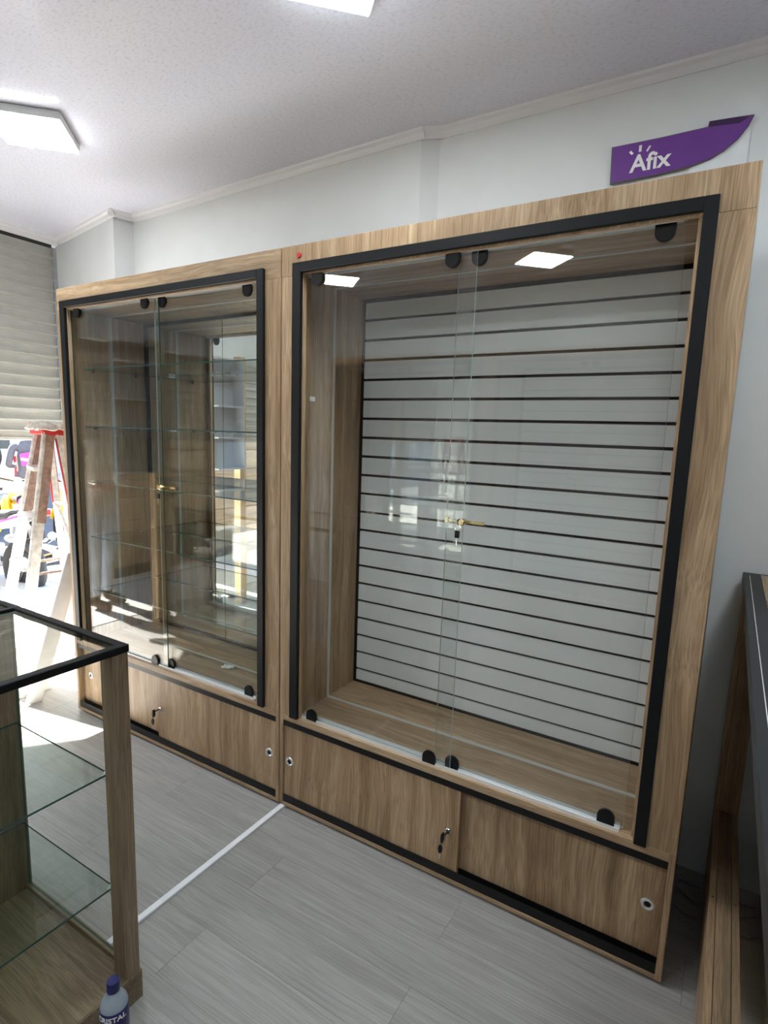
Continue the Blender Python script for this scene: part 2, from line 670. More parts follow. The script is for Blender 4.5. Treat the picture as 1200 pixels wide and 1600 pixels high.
def d_cap(r=0.026, depth=0.008, y=0.0, up=True):
    """D-shaped roller cover: flat on one side, round on the other (outline in x,z)"""
    pts = []
    n_ = 14
    for i in range(n_ + 1):
        t = PI * i / n_
        pts.append((r * math.cos(t), -r * math.sin(t) if up else r * math.sin(t)))
    s_ = 0.022 if up else -0.022
    pts += [(-r, s_), (r, s_)]
    mb = MB()
    mb.prism(pts, 'y', y, y + depth)
    # raised rim of the cover
    mb.prism([(u * 0.84, w * 0.84) for u, w in pts], 'y', y - 0.002, y)
    return mb


def key_lock(parent, x, z, y=0.0, barrel='chrome'):
    """cam lock on a sliding door with its key in and a second key hanging"""
    lk = MB().lathe([(0.0, -0.010), (0.0085, -0.010), (0.0105, -0.008), (0.0115, 0.0)], (x, y, z), 'y', 20).build('lock', barrel, parent, smooth=True)
    k = MB()
    k.box(x - 0.0015, x + 0.0015, y - 0.030, y - 0.010, z - 0.003, z + 0.003)
    k.prism([(x - 0.004 + 0.011 * math.cos(t) * 0.5 - 0.004, z - 0.013 + 0.020 * math.sin(t)) for t in [i * 2 * PI / 12 for i in range(12)]], 'y', y - 0.040, y - 0.028)
    k.build('key', 'black_plastic', lk)
    h = MB()
    h.tube([(x - 0.007 + 0.008 * math.sin(t), y - 0.036, z - 0.036 + 0.010 * math.cos(t)) for t in [i * 2 * PI / 12 for i in range(13)]], 0.0008, 6, 1)
    h.prism([(x - 0.014 + 0.008 * math.cos(t), z - 0.058 + 0.017 * math.sin(t)) for t in [i * 2 * PI / 12 for i in range(12)]], 'y', y - 0.039, y - 0.033)
    h.box(x - 0.0165, x - 0.0125, y - 0.037, y - 0.035, z - 0.098, z - 0.073, 1)
    h.build('spare_key', ['black_plastic', 'chrome'], lk)


def finger_pull(parent, x, z, y=0.0):
    p_ = MB().lathe([(0.0, 0.001), (0.0105, 0.001), (0.0105, -0.0025), (0.0135, -0.0045), (0.0190, -0.0035), (0.021, 0.0)], (x, y, z), 'y', 24).build('finger_pull', 'pull_steel', parent, smooth=True)
    MB().lathe([(0.0, -0.0002), (0.0100, -0.0002), (0.0100, 0.0012)], (x, y, z), 'y', 20).build('pull_hole', 'black_plastic', p_)


def glass_door(root, x0, x1, y, z0, z1, caps, rim='glass_edge_light'):
    g = MB().box(x0, x1, y, y + 0.006, z0, z1, 0, rim=1, flat='y').build('glass_door', ['clear_glass', rim], root)
    for cx in caps:
        for upp, cz in ((True, 2.176), (False, 0.461)):
            c = d_cap(y=y - 0.0075, depth=0.0070, up=upp).build('roller_cap', 'black_plastic', g, smooth=False)
            c.location = (cx, 0, cz)
            c2 = MB().lathe([(0.0, 0.0), (0.016, 0.0), (0.016, 0.004), (0.0, 0.004)], (0, y + 0.0065, 0.004 if upp else -0.004), 'y', 18).build('roller_disc', 'black_plastic', g)
            c2.location = (cx, 0, cz)
    return g


def ratchet_lock(root, door, xe, y, z, x_hook, x_end):
    """showcase lock: toothed bar hooked on the rear pane, barrel at the front pane's edge"""
    t = MB()
    t.bar((x_hook, y + 0.010, z), (x_end, y + 0.010, z), 0.004, 0.010, (0, 0, 1))
    for i in range(int((x_end - xe) / 0.006)):
        xx = xe + 0.008 + i * 0.006
        t.box(xx, xx + 0.003, y + 0.006, y + 0.008, z - 0.005, z + 0.003)
    lk = t.build('ratchet_bar', 'brass', door)
    MB().box(x_hook - 0.004, x_hook + 0.010, y + 0.004, y + 0.026, z - 0.010, z + 0.010).build('bar_hook', 'brass', lk, bevel=0.002)
    MB().lathe([(0.0, -0.020), (0.009, -0.020), (0.0115, -0.017), (0.0115, 0.006), (0.0, 0.006)], (xe + 0.004, y, z), 'y', 20).build('lock_barrel', 'brass', lk, smooth=True)
    MB().box(xe - 0.010, xe - 0.003, y - 0.018, y + 0.002, z - 0.010, z + 0.010).build('lock_stop', 'black_plastic', lk, bevel=0.002)
    kk = MB()
    kk.tube([(xe - 0.004 + 0.010 * math.sin(t_), y - 0.020, z - 0.018 + 0.012 * math.cos(t_)) for t_ in [i * 2 * PI / 14 for i in range(15)]], 0.0008, 6, 1)
    kk.box(xe - 0.013, xe + 0.002, y - 0.024, y - 0.017, z - 0.052, z - 0.028, 0)
    kk.prism([(xe - 0.009, z - 0.052), (xe - 0.009, z - 0.074), (xe - 0.0065, z - 0.082), (xe - 0.004, z - 0.074), (xe - 0.004, z - 0.052)][::-1], 'y', y - 0.0215, y - 0.0195, 1)
    kk.build('key', ['black_plastic', 'chrome'], lk)


def cabinet(kind, label, loc, rz, group=None, name='display_cabinet'):
    R = thing(name, label, 'display cabinet', loc, rz, group)
    fx0, fx1 = (0.063, 1.437) if kind == 'slat' else (0.046, 1.440)
    gx0, gx1 = fx0 + 0.040, fx1 - 0.034     # opening
    ix0, ix1 = (0.062, 1.392) if kind == 'slat' else (0.060, 1.405)   # inside faces of the side panels
    HT, D = 2.30, 0.50
    B = dict(bevel=0.0008)
    # carcass
    fascia_mat = 'oak_z' if kind == 'slat' else 'oak_x'
    MB().box(0, CW, 0, 0.018, 2.194, HT).build('fascia', fascia_mat, R, **B)
    MB().box(0, gx0 + 0.004, 0, 0.018, 0.436, 2.1935).build('stile', 'oak_z', R, **B)
    MB().box(gx1 - 0.004, CW, 0, 0.018, 0.436, 2.1935).build('stile', 'oak_z', R, **B)
    for xa, xb in ((0.0, 0.018), (CW - 0.018, CW)):
        MB().box(xa, xb, 0.0185, D, 0.4355, HT).build('outer_side', 'oak_z', R, **B)
        MB().box(xa, xb, 0.0, D, 0.010, 0.4350).build('base_side', 'oak_z', R, **B)
    MB().box(ix0 - 0.016, ix0, 0.019, 0.482, 0.424, 2.204).build('inner_side', 'oak_z', R)
    MB().box(ix1, ix1 + 0.016, 0.019, 0.482, 0.424, 2.204).build('inner_side', 'oak_z', R)
    mid = 0.694
    for nm, za, zb in (('inner_floor', 0.408, 0.4235), ('inner_top', 2.2045, 2.220)):
        if kind == 'mirror':
            MB().box(ix0 - 0.016, mid - 0.0006, 0.05, 0.482, za, zb).build(nm, 'oak_x', R, **B)
            MB().box(mid + 0.0006, ix1 + 0.016, 0.05, 0.482, za, zb).build(nm, 'oak_x', R, **B)
        else:
            MB().box(ix0 - 0.016, ix1 + 0.016, 0.05, 0.482, za, zb).build(nm, 'oak_x', R)
    MB().box(0.018, CW - 0.018, 0.482, 0.50, 0.03, HT - 0.002).build('back_board', 'groove', R)
    MB().box(0.0185, CW - 0.0185, 0.0185, 0.482, HT - 0.020, HT - 0.002).build('top_board', 'oak_x', R)
    # front edge of the worktop under the doors, and the head above them
    MB().box(0.018, CW - 0.018, 0.0, 0.050, 0.4075, 0.4352).build('sill', 'oak_x', R, **B)
    MB().box(gx0, gx1, 0.0185, 0.050, 2.2045, 2.222).build('head_rail', 'oak_x', R, **B)
    # aluminium door tracks, a little short of the right-hand end
    for nm, za, zb, w in (('lower_track', 0.4354, 0.4375, 1), ('upper_track', 2.2015, 2.2040, -1)):
        t = MB().box(gx0 - 0.004, 1.357, 0.012, 0.049, za, zb)
        for yy in (0.0135, 0.0300, 0.0465):
            if w > 0:
                t.box(gx0 - 0.004, 1.357, yy - 0.001, yy + 0.001, zb, zb + 0.009)
            else:
                t.box(gx0 - 0.004, 1.357, yy - 0.001, yy + 0.001, za - 0.010, za)
        t.build(nm, 'aluminium', R)
    # black frame standing proud of the front
    MB().box(fx0, fx0 + 0.040, -0.016, -0.0002, 0.4355, 2.234).build('frame_bar', 'black_frame', R, bevel=0.0015)
    MB().box(fx1 - 0.034, fx1, -0.016, -0.0002, 0.4355, 2.234).build('frame_bar', 'black_frame', R, bevel=0.0015)
    MB().box(fx0 + 0.040, fx1 - 0.034, -0.016, -0.0002, 2.200, 2.234).build('frame_bar', 'black_frame', R, bevel=0.0015)
    # base
    MB().box(0.018, CW - 0.018, 0.0, D, 0.010, 0.026).build('base_bottom', 'oak_x', R, **B)
    MB().box(0.03, CW - 0.03, 0.06, D - 0.02, 0.0, 0.010).build('plinth', 'black_plastic', R)
    t = MB().box(0.0185, CW - 0.0185, 0.003, 0.006, 0.381, 0.407)
    t.box(0.0185, CW - 0.0185, 0.028, 0.031, 0.381, 0.407)
    t.box(0.0185, CW - 0.0185, 0.006, 0.050, 0.400, 0.407)
    t.build('upper_channel', 'black_plastic', R)
    t = MB().box(0.0185, CW - 0.0185, 0.002, 0.005, 0.0265, 0.060)
    t.box(0.0185, CW - 0.0185, 0.029, 0.032, 0.0265, 0.060)
    t.box(0.0185, CW - 0.0185, 0.005, 0.054, 0.0265, 0.034)
    t.build('lower_channel', 'black_plastic', R)
    yf, yr = (0.008, 0.026), (0.034, 0.052)
    if kind == 'slat':
        da = (0.020, 0.838, yf)
        db = (0.800, CW - 0.020, yr)
    else:
        da = (0.020, 0.760, yr)
        db = (0.703, CW - 0.020, yf)
    for (xa, xb, (ya, yb)) in (da, db):
        dr = MB().box(xa, xb, ya, yb, 0.036, 0.398).build('sliding_door', 'oak_z', R, **B)
        if xa < 0.1:
            finger_pull(dr, 0.050 if kind == 'slat' else 0.086, 0.218, ya - 0.0002)
        else:
            finger_pull(dr, 1.457, 0.222, ya - 0.0002)
        if ya < 0.01:
            key_lock(dr, 0.800 if kind == 'slat' else 0.722, 0.212, ya - 0.0002)
    # LED profile running round the inside
    MB().box(ix0 + 0.003, ix1 - 0.003, 0.246, 0.262, 0.4236, 0.4262).build('led_profile', 'led_profile', R)
    MB().box(ix0 + 0.003, ix1 - 0.003, 0.246, 0.262, 2.2018, 2.2044).build('led_profile', 'led_profile', R)
    MB().box(ix0 + 0.0001, ix0 + 0.003, 0.246, 0.262, 0.4265, 2.2015).build('led_profile', 'led_profile', R)
    MB().box(ix1 - 0.003, ix1 - 0.0001, 0.246, 0.262, 0.4265, 2.2015).build('led_profile', 'led_profile', R)
    # black trim where back and carcass meet
    yb0, yb1 = 0.462, 0.472
    MB().box(ix0 + 0.0002, ix0 + 0.014, yb0, yb1, 0.424, 2.204).build('back_trim', 'black_plastic', R)
    MB().box(ix1 - 0.030, ix1 - 0.0002, yb0, yb1, 0.424, 2.204).build('back_trim', 'black_plastic', R)
    MB().box(ix0 + 0.0142, ix1 - 0.0302, yb0, yb1, 0.424, 0.436).build('back_trim', 'black_plastic', R)
    MB().box(ix0 + 0.0142, ix1 - 0.0302, yb0, yb1, 2.188, 2.204).build('back_trim', 'black_plastic', R)
    # doors
    if kind == 'slat':
        a0, a1, b0, b1 = 0.098, 0.785, 0.716, 1.366
        caps = ((0.160, 0.704), (0.788, 1.315))
    else:
        a0, a1, b0, b1 = 0.088, 0.776, 0.724, 1.366
        caps = ((0.150, 0.686), (0.787, 1.313))
    z0, z1 = 0.440, 2.200
    d1 = glass_door(R, a0, a1, 0.0188, z0, z1, caps[0], 'glass_edge_light' if kind == 'slat' else 'glass_edge')
    d2 = glass_door(R, b0, b1, 0.0358, z0, z1, caps[1])
    ratchet_lock(R, d1, a1 - 0.004, 0.0188, 1.338, b0 + 0.003, a1 + 0.070)
    # back
    if kind == 'slat':
        gr = [0.4905 + 0.0855 * i for i in range(20)]
        edges = [0.4362] + gr + [2.1878]
        xs0, xs1 = ix0 + 0.0142, ix1 - 0.0302
        cache = {}
        for i in range(21):
            za = edges[i] + (0.0058 if i else 0)
            zb = edges[i + 1] - (0.0058 if i < 20 else 0)
            hh = round(zb - za, 4)
            if hh not in cache:
                cache[hh] = MB().box(xs0, xs1, 0.466, 0.478, 0, hh).mesh('slat', 'slat_white')
            obj_from_mesh('slat', cache[hh], R, (0, 0, za))
        MB().lathe([(0.0, -0.006), (0.009, -0.005), (0.0105, 0.0)], (0.085, -0.0002, 2.262), 'y', 18).build('red_knob', 'red_plastic', R, smooth=True)
        MB().box(ix0 + 0.0001, ix0 + 0.0008, 0.098, 0.132, 1.742, 1.760).build('sticker', 'paper', R)
    else:
        MB().box(ix0 + 0.0142, mid - 0.002, 0.472, 0.477, 0.436, 2.188, 0, rim=1, flat='y').build('mirror_panel', ['mirror', 'glass_edge'], R)
        MB().box(mid + 0.002, ix1 - 0.0302, 0.472, 0.477, 0.436, 2.188, 0, rim=1, flat='y').build('mirror_panel', ['mirror', 'glass_edge'], R)
        for zs in (1.908, 1.606, 1.309, 1.004, 0.700):
            sf = MB().box(ix0 + 0.006, ix1 - 0.006, 0.085, 0.468, zs, zs + 0.006, 0, rim=1, flat='z').build('glass_shelf', ['shelf_glass', 'glass_edge'], R)
            for cx, cy in ((0.27, 0.455), (mid - 0.05, 0.455), (mid + 0.06, 0.455), (1.18, 0.455)):
                c = MB()
                for dx in (-0.012, 0.0, 0.012):
                    c.lathe([(0.005, -0.012), (0.0055, 0.0), (0.005, 0.0165)], (cx + dx, cy, zs - 0.006), 'y', 10)
                c.box(cx - 0.017, cx + 0.017, cy - 0.004, cy + 0.016, zs - 0.0115, zs - 0.0005)
                c.build('shelf_clip', 'chrome', sf, smooth=True)
            for sx, xx in ((1, ix0), (-1, ix1)):
                for cy in (0.14, 0.40):
                    MB().lathe([(0.006, 0.0), (0.006, sx * 0.014)], (xx + sx * 0.0002, cy, zs - 0.0068), 'x', 12).build('shelf_peg', 'dark_metal', sf, smooth=True)
    return R


right_cab = cabinet('slat', 'tall oak display cabinet with white slatted back, nearer the viewer', (0, 0, 0), 0)
left_cab = cabinet('mirror', 'tall oak display cabinet with mirrored back and glass shelves, beside the shutter', (-1.5235, 0, 0), 0)
oc = cabinet('mirror', 'mirror-backed oak display cabinet on the opposite wall, seen only in reflections', (-0.20, -2.56, 0), PI)
od = cabinet('slat', 'slat-backed oak display cabinet on the opposite wall, seen only in reflections', (1.325, -2.56, 0), PI)

# crumpled paper left on the floor of the mirrored cabinet
mb = MB()
random.seed(3)
n_ = 5
for j in range(n_ + 1):
    for i in range(n_ + 1):
        mb.v.append((-0.03 + 0.06 * i / n_ + random.uniform(-.003, .003), -0.02 + 0.04 * j / n_ + random.uniform(-.003, .003), 0.001 + random.uniform(0, 0.012)))
for j in range(n_):
    for i in range(n_):
        a = j * (n_ + 1) + i
        mb.quad((a, a + 1, a + n_ + 2, a + n_ + 1))
pp = mb.build('paper_scrap', 'paper')
pp.location = (-0.533, 0.210, 0.4266)
md = pp.modifiers.new('thick', 'SOLIDIFY')
md.thickness = 0.0006
tag(pp, 'crumpled white paper scrap lying on the floor of the mirrored cabinet', 'paper')

# ------------------------------------------------------------------ purple wall sign
SG = thing('wall_sign', 'purple swoosh-shaped sign with white lettering above the right cabinet', 'sign', (1.26, 0.578, 2.60))
out = [(1.047, 2.539), (1.20, 2.541), (1.30, 2.548), (1.36, 2.560), (1.40, 2.578), (1.437, 2.607), (1.460, 2.638), (1.474, 2.669), (1.397, 2.662), (1.20, 2.660), (1.043, 2.662)]
loc = [(x - 1.26, z - 2.60) for x, z in out]
MB().prism(loc, 'y', -0.004, 0.004).build('edge_strip', 'purple_edge', SG)
cx_ = sum(p_[0] for p_ in loc) / len(loc)
cz_ = sum(p_[1] for p_ in loc) / len(loc)
MB().prism([(cx_ + (x - cx_) * 0.985, cz_ + (z - cz_) * 0.955) for x, z in loc], 'y', -0.0048, -0.0041).build('purple_face', 'purple', SG)
curl = MB().prism([(0.085, 0.062), (0.20, 0.060), (0.214, 0.069), (0.15, 0.074), (0.087, 0.078)], 'y', -0.003, 0.003)
curl.build('folded_corner', 'purple_back', SG)
fold = MB().prism([(0.085, 0.0600), (0.175, 0.052), (0.205, 0.066), (0.15, 0.0625)], 'y', -0.0056, -0.0049)
fold.build('dark_crease', 'purple_back', SG)


def put_text(txt, size, x, z, off, name, parent, mat, y=-0.0062):
    me = text_mesh(txt, size, 0.0006, off, 0.0)
    me.materials.clear()
    me.materials.append(MATS[mat])
    me.transform(Matrix.Rotation(PI / 2, 4, 'X'))
    o = obj_from_mesh(name, me, parent, (x, y, z))
    return o


put_text('Afix', 0.078, -0.148, -0.036, 0.0016, 'lettering', SG, 'white_vinyl')
for k, (dx, ang, ln, ww) in enumerate(((-0.018, 0.75, 0.014, 0.0075), (0.006, 0.0, 0.021, 0.009), (0.028, -0.55, 0.019, 0.006))):
    bx, bz = -0.126 + dx, 0.024 + (0.003 if k == 1 else 0)
    MB().bar((bx, -0.0055, bz), (bx - math.sin(ang) * ln, -0.0055, bz + math.cos(ang) * ln), ww, 0.0012, (0, 1, 0)).build('ray_mark', 'white_vinyl', SG, bevel=0.0004)
# white board behind the sign's right end
wb = MB().box(1.30, 1.468, 0.5835, 0.5868, 2.44, 2.640).build('white_card', 'white_board')
tag(wb, 'white card stuck to the wall behind the pointed end of the purple sign', 'card')

# ------------------------------------------------------------------ glass counter at lower left
GC = thing('glass_counter', 'low oak and glass counter with black-edged glass top at lower left', 'counter', (0.245, -0.862, 0))
LX0 = -0.56      # divider
LEN = -2.10      # counter runs on out of view
DP = -0.56       # depth towards the viewer
TZ = 1.06
MB().box(LEN, 0.004, DP, 0.004, 0.0, 0.088).build('base', 'oak_grey_x', GC, bevel=0.001)
MB().box(LEN, 0.0, DP, 0.0, 0.0882, 0.0900).build('inner_floor', 'oak_grey_x', GC)
for (px, py) in ((0, 0), (0, DP + 0.045)):
    MB().box(px - 0.052, px, py - 0.045, py, 0.0902, TZ - 0.021).build('post', 'oak_grey_z', GC, bevel=0.001)
MB().box(LX0 - 0.018, LX0, DP + 0.005, -0.005, 0.0902, TZ - 0.021).build('divider', 'oak_grey_z', GC, bevel=0.001)
MB().box(LX0 - 0.10, LX0 - 0.082, DP + 0.005, -0.005, 0.0902, TZ - 0.021).build('divider', 'oak_grey_z', GC, bevel=0.001)
MB().box(LX0, -0.052, -0.024, -0.006, 0.0902, 0.105).build('glass_rest', 'oak_grey_x', GC)
MB().box(LX0 + 0.0005, -0.0525, -0.016, -0.010, 0.1052, TZ - 0.0215, 0, rim=1, flat='y').build('side_pane', ['clear_glass', 'glass_edge'], GC)
MB().box(LEN + 0.01, LX0 - 0.101, -0.016, -0.010, 0.0905, TZ - 0.0215, 0, rim=1, flat='y').build('side_pane', ['clear_glass', 'glass_edge'], GC)
for zs in (0.677, 0.330):
    sf = MB().box(LX0 + 0.004, -0.072, DP + 0.02, -0.022, zs, zs + 0.006, 0, rim=1, flat='z').build('glass_shelf', ['shelf_glass', 'glass_edge'], GC)
    for cy in (-0.022, DP + 0.046):
        MB().tube([(-0.086, cy, zs - 0.002), (-0.0525, cy, zs - 0.002)], 0.0095, 12).box(-0.088, -0.066, cy - 0.012, cy + 0.012, zs - 0.013, zs - 0.0002).build('shelf_clip', 'aluminium', sf, smooth=True)
# top: glass in a black edging
for i, (xa, xb) in enumerate(((LX0 + 0.03, 0.0), (LEN, LX0 + 0.0285))):
    MB().box(xa + 0.020, xb - 0.020, DP + 0.020, -0.020, TZ - 0.012, TZ - 0.004, 0, rim=1, flat='z').build('top_pane', ['clear_glass', 'glass_edge'], GC)
    MB().box(xa, xb, -0.020, 0.003, TZ - 0.020, TZ).build('top_edging', 'black_frame', GC, bevel=0.002)
    MB().box(xa, xb, DP, DP + 0.020, TZ - 0.020, TZ).build('top_edging', 'black_frame', GC, bevel=0.002)
    MB().box(xb - 0.020, xb + (0.003 if i == 0 else 0), DP, 0.003, TZ - 0.0205, TZ + 0.0005).build('top_edging', 'black_frame', GC, bevel=0.002)
MB().box(LEN, LEN + 0.018, DP + 0.005, -0.005, 0.0902, TZ - 0.021).build('end_panel', 'oak_grey_z', GC)

# ------------------------------------------------------------------ tall counter at the right edge
RC = thing('shop_counter', 'oak counter with dark top and glass front along the right edge', 'counter', (1.612, 0.56, 0))
RL = -1.95      # runs towards the viewer
RD = 0.52
RT = 1.190
MB().box(0.012, RD, RL, 0.0, 0.0, 0.05).build('plinth', 'black_plastic', RC)
MB().box(0.0, 0.018, RL, -0.002, 0.006, 0.310).build('lower_panel', 'oak_y', RC, bevel=0.001)
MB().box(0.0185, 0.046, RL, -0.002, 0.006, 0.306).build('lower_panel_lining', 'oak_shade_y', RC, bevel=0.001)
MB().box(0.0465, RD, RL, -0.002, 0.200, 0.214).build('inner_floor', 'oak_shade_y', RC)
MB().box(0.0, 0.018, -0.030, 0.0, 0.311, RT - 0.035).build('post', 'oak_z', RC, bevel=0.001)
MB().box(0.0185, 0.046, -0.030, 0.0, 0.311, RT - 0.035).build('post', 'oak_z', RC, bevel=0.001)
MB().box(RD - 0.018, RD, RL, -0.002, 0.0505, RT - 0.035).build('rear_panel', 'oak_y', RC)
MB().box(0.048, RD - 0.02, -0.020, -0.004, 0.311, RT - 0.035).build('end_panel', 'oak_z', RC)
MB().box(0.038, 0.044, RL, -0.031, 0.3065, RT - 0.0355, 0, rim=1, flat='x').build('front_pane', ['clear_glass', 'glass_edge'], RC)
for zs in (0.60, 0.88):
    MB().box(0.05, RD - 0.03, RL, -0.03, zs, zs + 0.006, 0, rim=1, flat='z').build('glass_shelf', ['shelf_glass', 'glass_edge'], RC)
MB().box(-0.006, RD, RL, 0.004, RT - 0.034, RT).build('top', 'granite_top', RC, bevel=0.002)
MB().box(0.012, 0.0135, RL, -0.05, RT, RT + 0.0006).build('edge_joint', 'aluminium', RC)
MB().box(0.045, RD - 0.02, RL, -0.022, RT + 0.0001, RT + 0.0012).build('top_inlay', 'oak_y', RC)
for yy in (-0.55, -0.56):
    MB().lathe([(0.003, 0.0), (0.003, 0.0006)], (0.009 if yy > -0.555 else 0.026, -0.5, 0.3102 if yy > -0.555 else 0.3042), 'z', 10).build('screw_hole', 'screw', RC)

# cables lying between cabinet and counter
for k, (pts) in enumerate((
        [(1.530, 0.50, 0.006), (1.56, 0.495, 0.006), (1.602, 0.497, 0.006)],
        [(1.528, 0.455, 0.006), (1.56, 0.43, 0.006), (1.602, 0.40, 0.006)],
        [(1.526, 0.36, 0.006), (1.555, 0.335, 0.006), (1.602, 0.335, 0.006)])):
    c = MB().tube(pts, 0.0035, 8).build('cable', 'cable_grey', smooth=True)
    tag(c, ('thin grey cable on the floor between cabinet and counter, nearest the wall',
            'thin grey cable on the floor between cabinet and counter, middle of three',
            'thin grey cable on the floor between cabinet and counter, farthest from the wall')[k], 'cable', 'cables beside the cabinet')

# aluminium strip on the floor
st = MB().box(0.006, 0.030, -0.852, 0.012, 0.0002, 0.010).build('metal_strip', 'strip_white', bevel=0.001)
tag(st, 'long white metal strip lying on the floor from the cabinets to the counter', 'strip')
cr = MB().ellipsoid((0, 0, 0.006), (0.009, 0.007, 0.006), 10, 6).build('crumb', 'crumb', smooth=True)
cr.location = (-0.175, -0.770, 0)
tag(cr, 'small tan crumb on the grey floor seen through the glass counter', 'crumb')

# ------------------------------------------------------------------ water bottle
BT = thing('water_bottle', 'small clear water bottle with navy cap and label at the bottom edge', 'bottle', (0.354, -1.010, 0))
MB().lathe([(0.028, 0.002), (0.033, 0.006), (0.033, 0.100), (0.0315, 0.104), (0.0335, 0.112), (0.0335, 0.182), (0.0325, 0.192), (0.029, 0.203), (0.0205, 0.216), (0.0145, 0.223), (0.0135, 0.232)], n=32).build('body', 'bottle_plastic', BT, smooth=True)
MB().lathe([(0.0155, 0.226), (0.0162, 0.229), (0.0158, 0.249), (0.0145, 0.253), (0.0, 0.253)], n=32).build('cap', 'navy', BT, smooth=True)
MB().lathe([(0.0338, 0.115), (0.0342, 0.116), (0.0342, 0.185), (0.0338, 0.186)], n=40).build('label', 'navy', BT, smooth=True)
me = text_mesh('CRISTAL', 0.020, 0.0003, 0.0004)
me.materials.clear()
me.materials.append(MATS['white_vinyl'])
xs_ = [v.co.x for v in me.vertices]
wt = max(xs_) - min(xs_)
face_dir = math.atan2(-1.7256 + 1.021, 1.532 - 0.372)
for v in me.vertices:
    a = face_dir - 0.05 + (v.co.x - min(xs_) - wt * 0.60) / 0.0346
    rr = 0.0345 + v.co.z
    v.co = Vector((rr * math.cos(a), rr * math.sin(a), 0.1655 + v.co.y))
obj_from_mesh('lettering', me, BT)

# ------------------------------------------------------------------ step ladder by the shutter
LD = thing('step_ladder', 'paint-splashed aluminium step ladder with red head beside the shutter', 'ladder', (-2.12, 0.0, 0))


def lp(x, y, z):
    return (x + 2.12, y, z)


far_t, far_b = Vector(lp(-2.29, 0.285, 1.60)), Vector(lp(-2.36, -0.050, 0.0))
near_t, near_b = Vector(lp(-2.02, 0.190, 1.60)), Vector(lp(-1.93, -0.115, 0.0))
rf_t, rf_b = Vector(lp(-2.27, 0.320, 1.58)), Vector(lp(-2.34, 0.455, 0.0))
rn_t, rn_b = Vector(lp(-2.00, 0.235, 1.58)), Vector(lp(-1.90, 0.400, 0.0))
for nm, a, b_, w, h, mt in (('front_rail', far_t, far_b, 0.062, 0.026, 'ladder_metal'), ('front_rail', near_t, near_b, 0.062, 0.026, 'ladder_metal'),
                            ('rear_rail', rf_t, rf_b, 0.040, 0.022, 'ladder_metal'), ('rear_rail', rn_t, rn_b, 0.040, 0.022, 'ladder_metal')):
    MB().bar(a, b_, w, h, (1, 0, 0), 0).build(nm, mt, LD, bevel=0.003)
for k in range(5):
    t_ = 0.16 + 0.185 * k
    a, b_ = far_t.lerp(far_b, t_), near_t.lerp(near_b, t_)
    m1 = MB()
    m1.bar(a + Vector((0.02, -0.005, 0)), b_ + Vector((-0.02, -0.005, 0)), 0.085, 0.024, (0, 0, 1))
    m1.build('step', 'ladder_metal', LD, bevel=0.003)
for t_ in (0.30, 0.62, 0.90):
    MB().bar(rf_t.lerp(rf_b, t_), rn_t.lerp(rn_b, t_), 0.020, 0.020, (0, 0, 1)).build('rear_brace', 'ladder_metal', LD)
MB().bar(rf_t.lerp(rf_b, 0.30), rn_t.lerp(rn_b, 0.62), 0.018, 0.012, (0, 0, 1)).build('rear_brace', 'ladder_metal', LD)
MB().bar(far_t.lerp(far_b, 0.55), rf_t.lerp(rf_b, 0.55), 0.016, 0.006, (1, 0, 0)).build('spreader', 'ladder_rust', LD)
MB().bar(near_t.lerp(near_b, 0.55), rn_t.lerp(rn_b, 0.55), 0.016, 0.006, (1, 0, 0)).build('spreader', 'ladder_rust', LD)
for a, b_, c in ((far_t, far_b, rf_t), (near_t, near_b, rn_t)):
    MB().bar(a.lerp(b_, -0.01) + Vector((0.0, 0.012, 0)), a.lerp(b_, 0.36) + Vector((0.0, 0.012, 0)), 0.052, 0.030, (1, 0, 0)).build('rail_sleeve', 'ladder_rust', LD)
MB().bar(Vector((-0.19, 0.30, 1.575)), Vector((0.13, 0.21, 1.575)), 0.13, 0.055, (0, 0, 1)).build('red_head', 'red_paint', LD, bevel=0.008, seg=2)
MB().bar(rf_t.lerp(rf_b, 0.03), rf_t.lerp(rf_b, 0.30), 0.052, 0.012, (1, 0, 0)).build('red_hinge', 'red_paint', LD)
MB().bar(rn_t.lerp(rn_b, 0.03), rn_t.lerp(rn_b, 0.30), 0.052, 0.012, (1, 0, 0)).build('red_hinge', 'red_paint', LD)
# crusted cloth over the top
mb = MB()
random.seed(11)
nx_, ny_ = 14, 8
for j in range(ny_ + 1):
    for i in range(nx_ + 1):
        u, w = i / nx_, j / ny_
        edge = max(abs(u - .5), abs(w - .5)) * 2
        x = -0.245 + 0.43 * u
        y = 0.325 - 0.14 * u + (w - 0.5) * 0.20
        z = 1.628 + random.uniform(-0.006, 0.010) - (0.032 * (edge > 0.93)) - 0.012 * edge
        mb.v.append((x, y, z))
for j in range(ny_):
    for i in range(nx_):
        a = j * (nx_ + 1) + i
        mb.quad((a, a + 1, a + nx_ + 2, a + nx_ + 1))
cl = mb.build('crusted_cloth', 'ladder_top', LD, smooth=True)
md = cl.modifiers.new('thick', 'SOLIDIFY')
md.thickness = 0.012
MB().ellipsoid((0.0, -0.01, 0.93), (0.05, 0.035, 0.025), 12, 6).build('rope_knot', 'strip_white', LD, smooth=True)

# white boards leaning at the end of the cabinets
for k, (a, b_, w, h, lab) in enumerate((
        ((-1.80, -0.105, 0.004), (-1.552, 0.045, 0.905), 0.085, 0.016, 'white board leaning on the end of the mirrored cabinet, front one'),
        ((-1.93, -0.010, 0.004), (-1.556, 0.150, 0.980), 0.14, 0.018, 'wide white board leaning on the end of the mirrored cabinet, rear one'))):
    o = MB().bar(a, b_, w, h, (1, 0, 0.4)).build('leaning_board', 'white_board', bevel=0.001)
    tag(o, lab, 'board', 'white boards by the cabinet end')

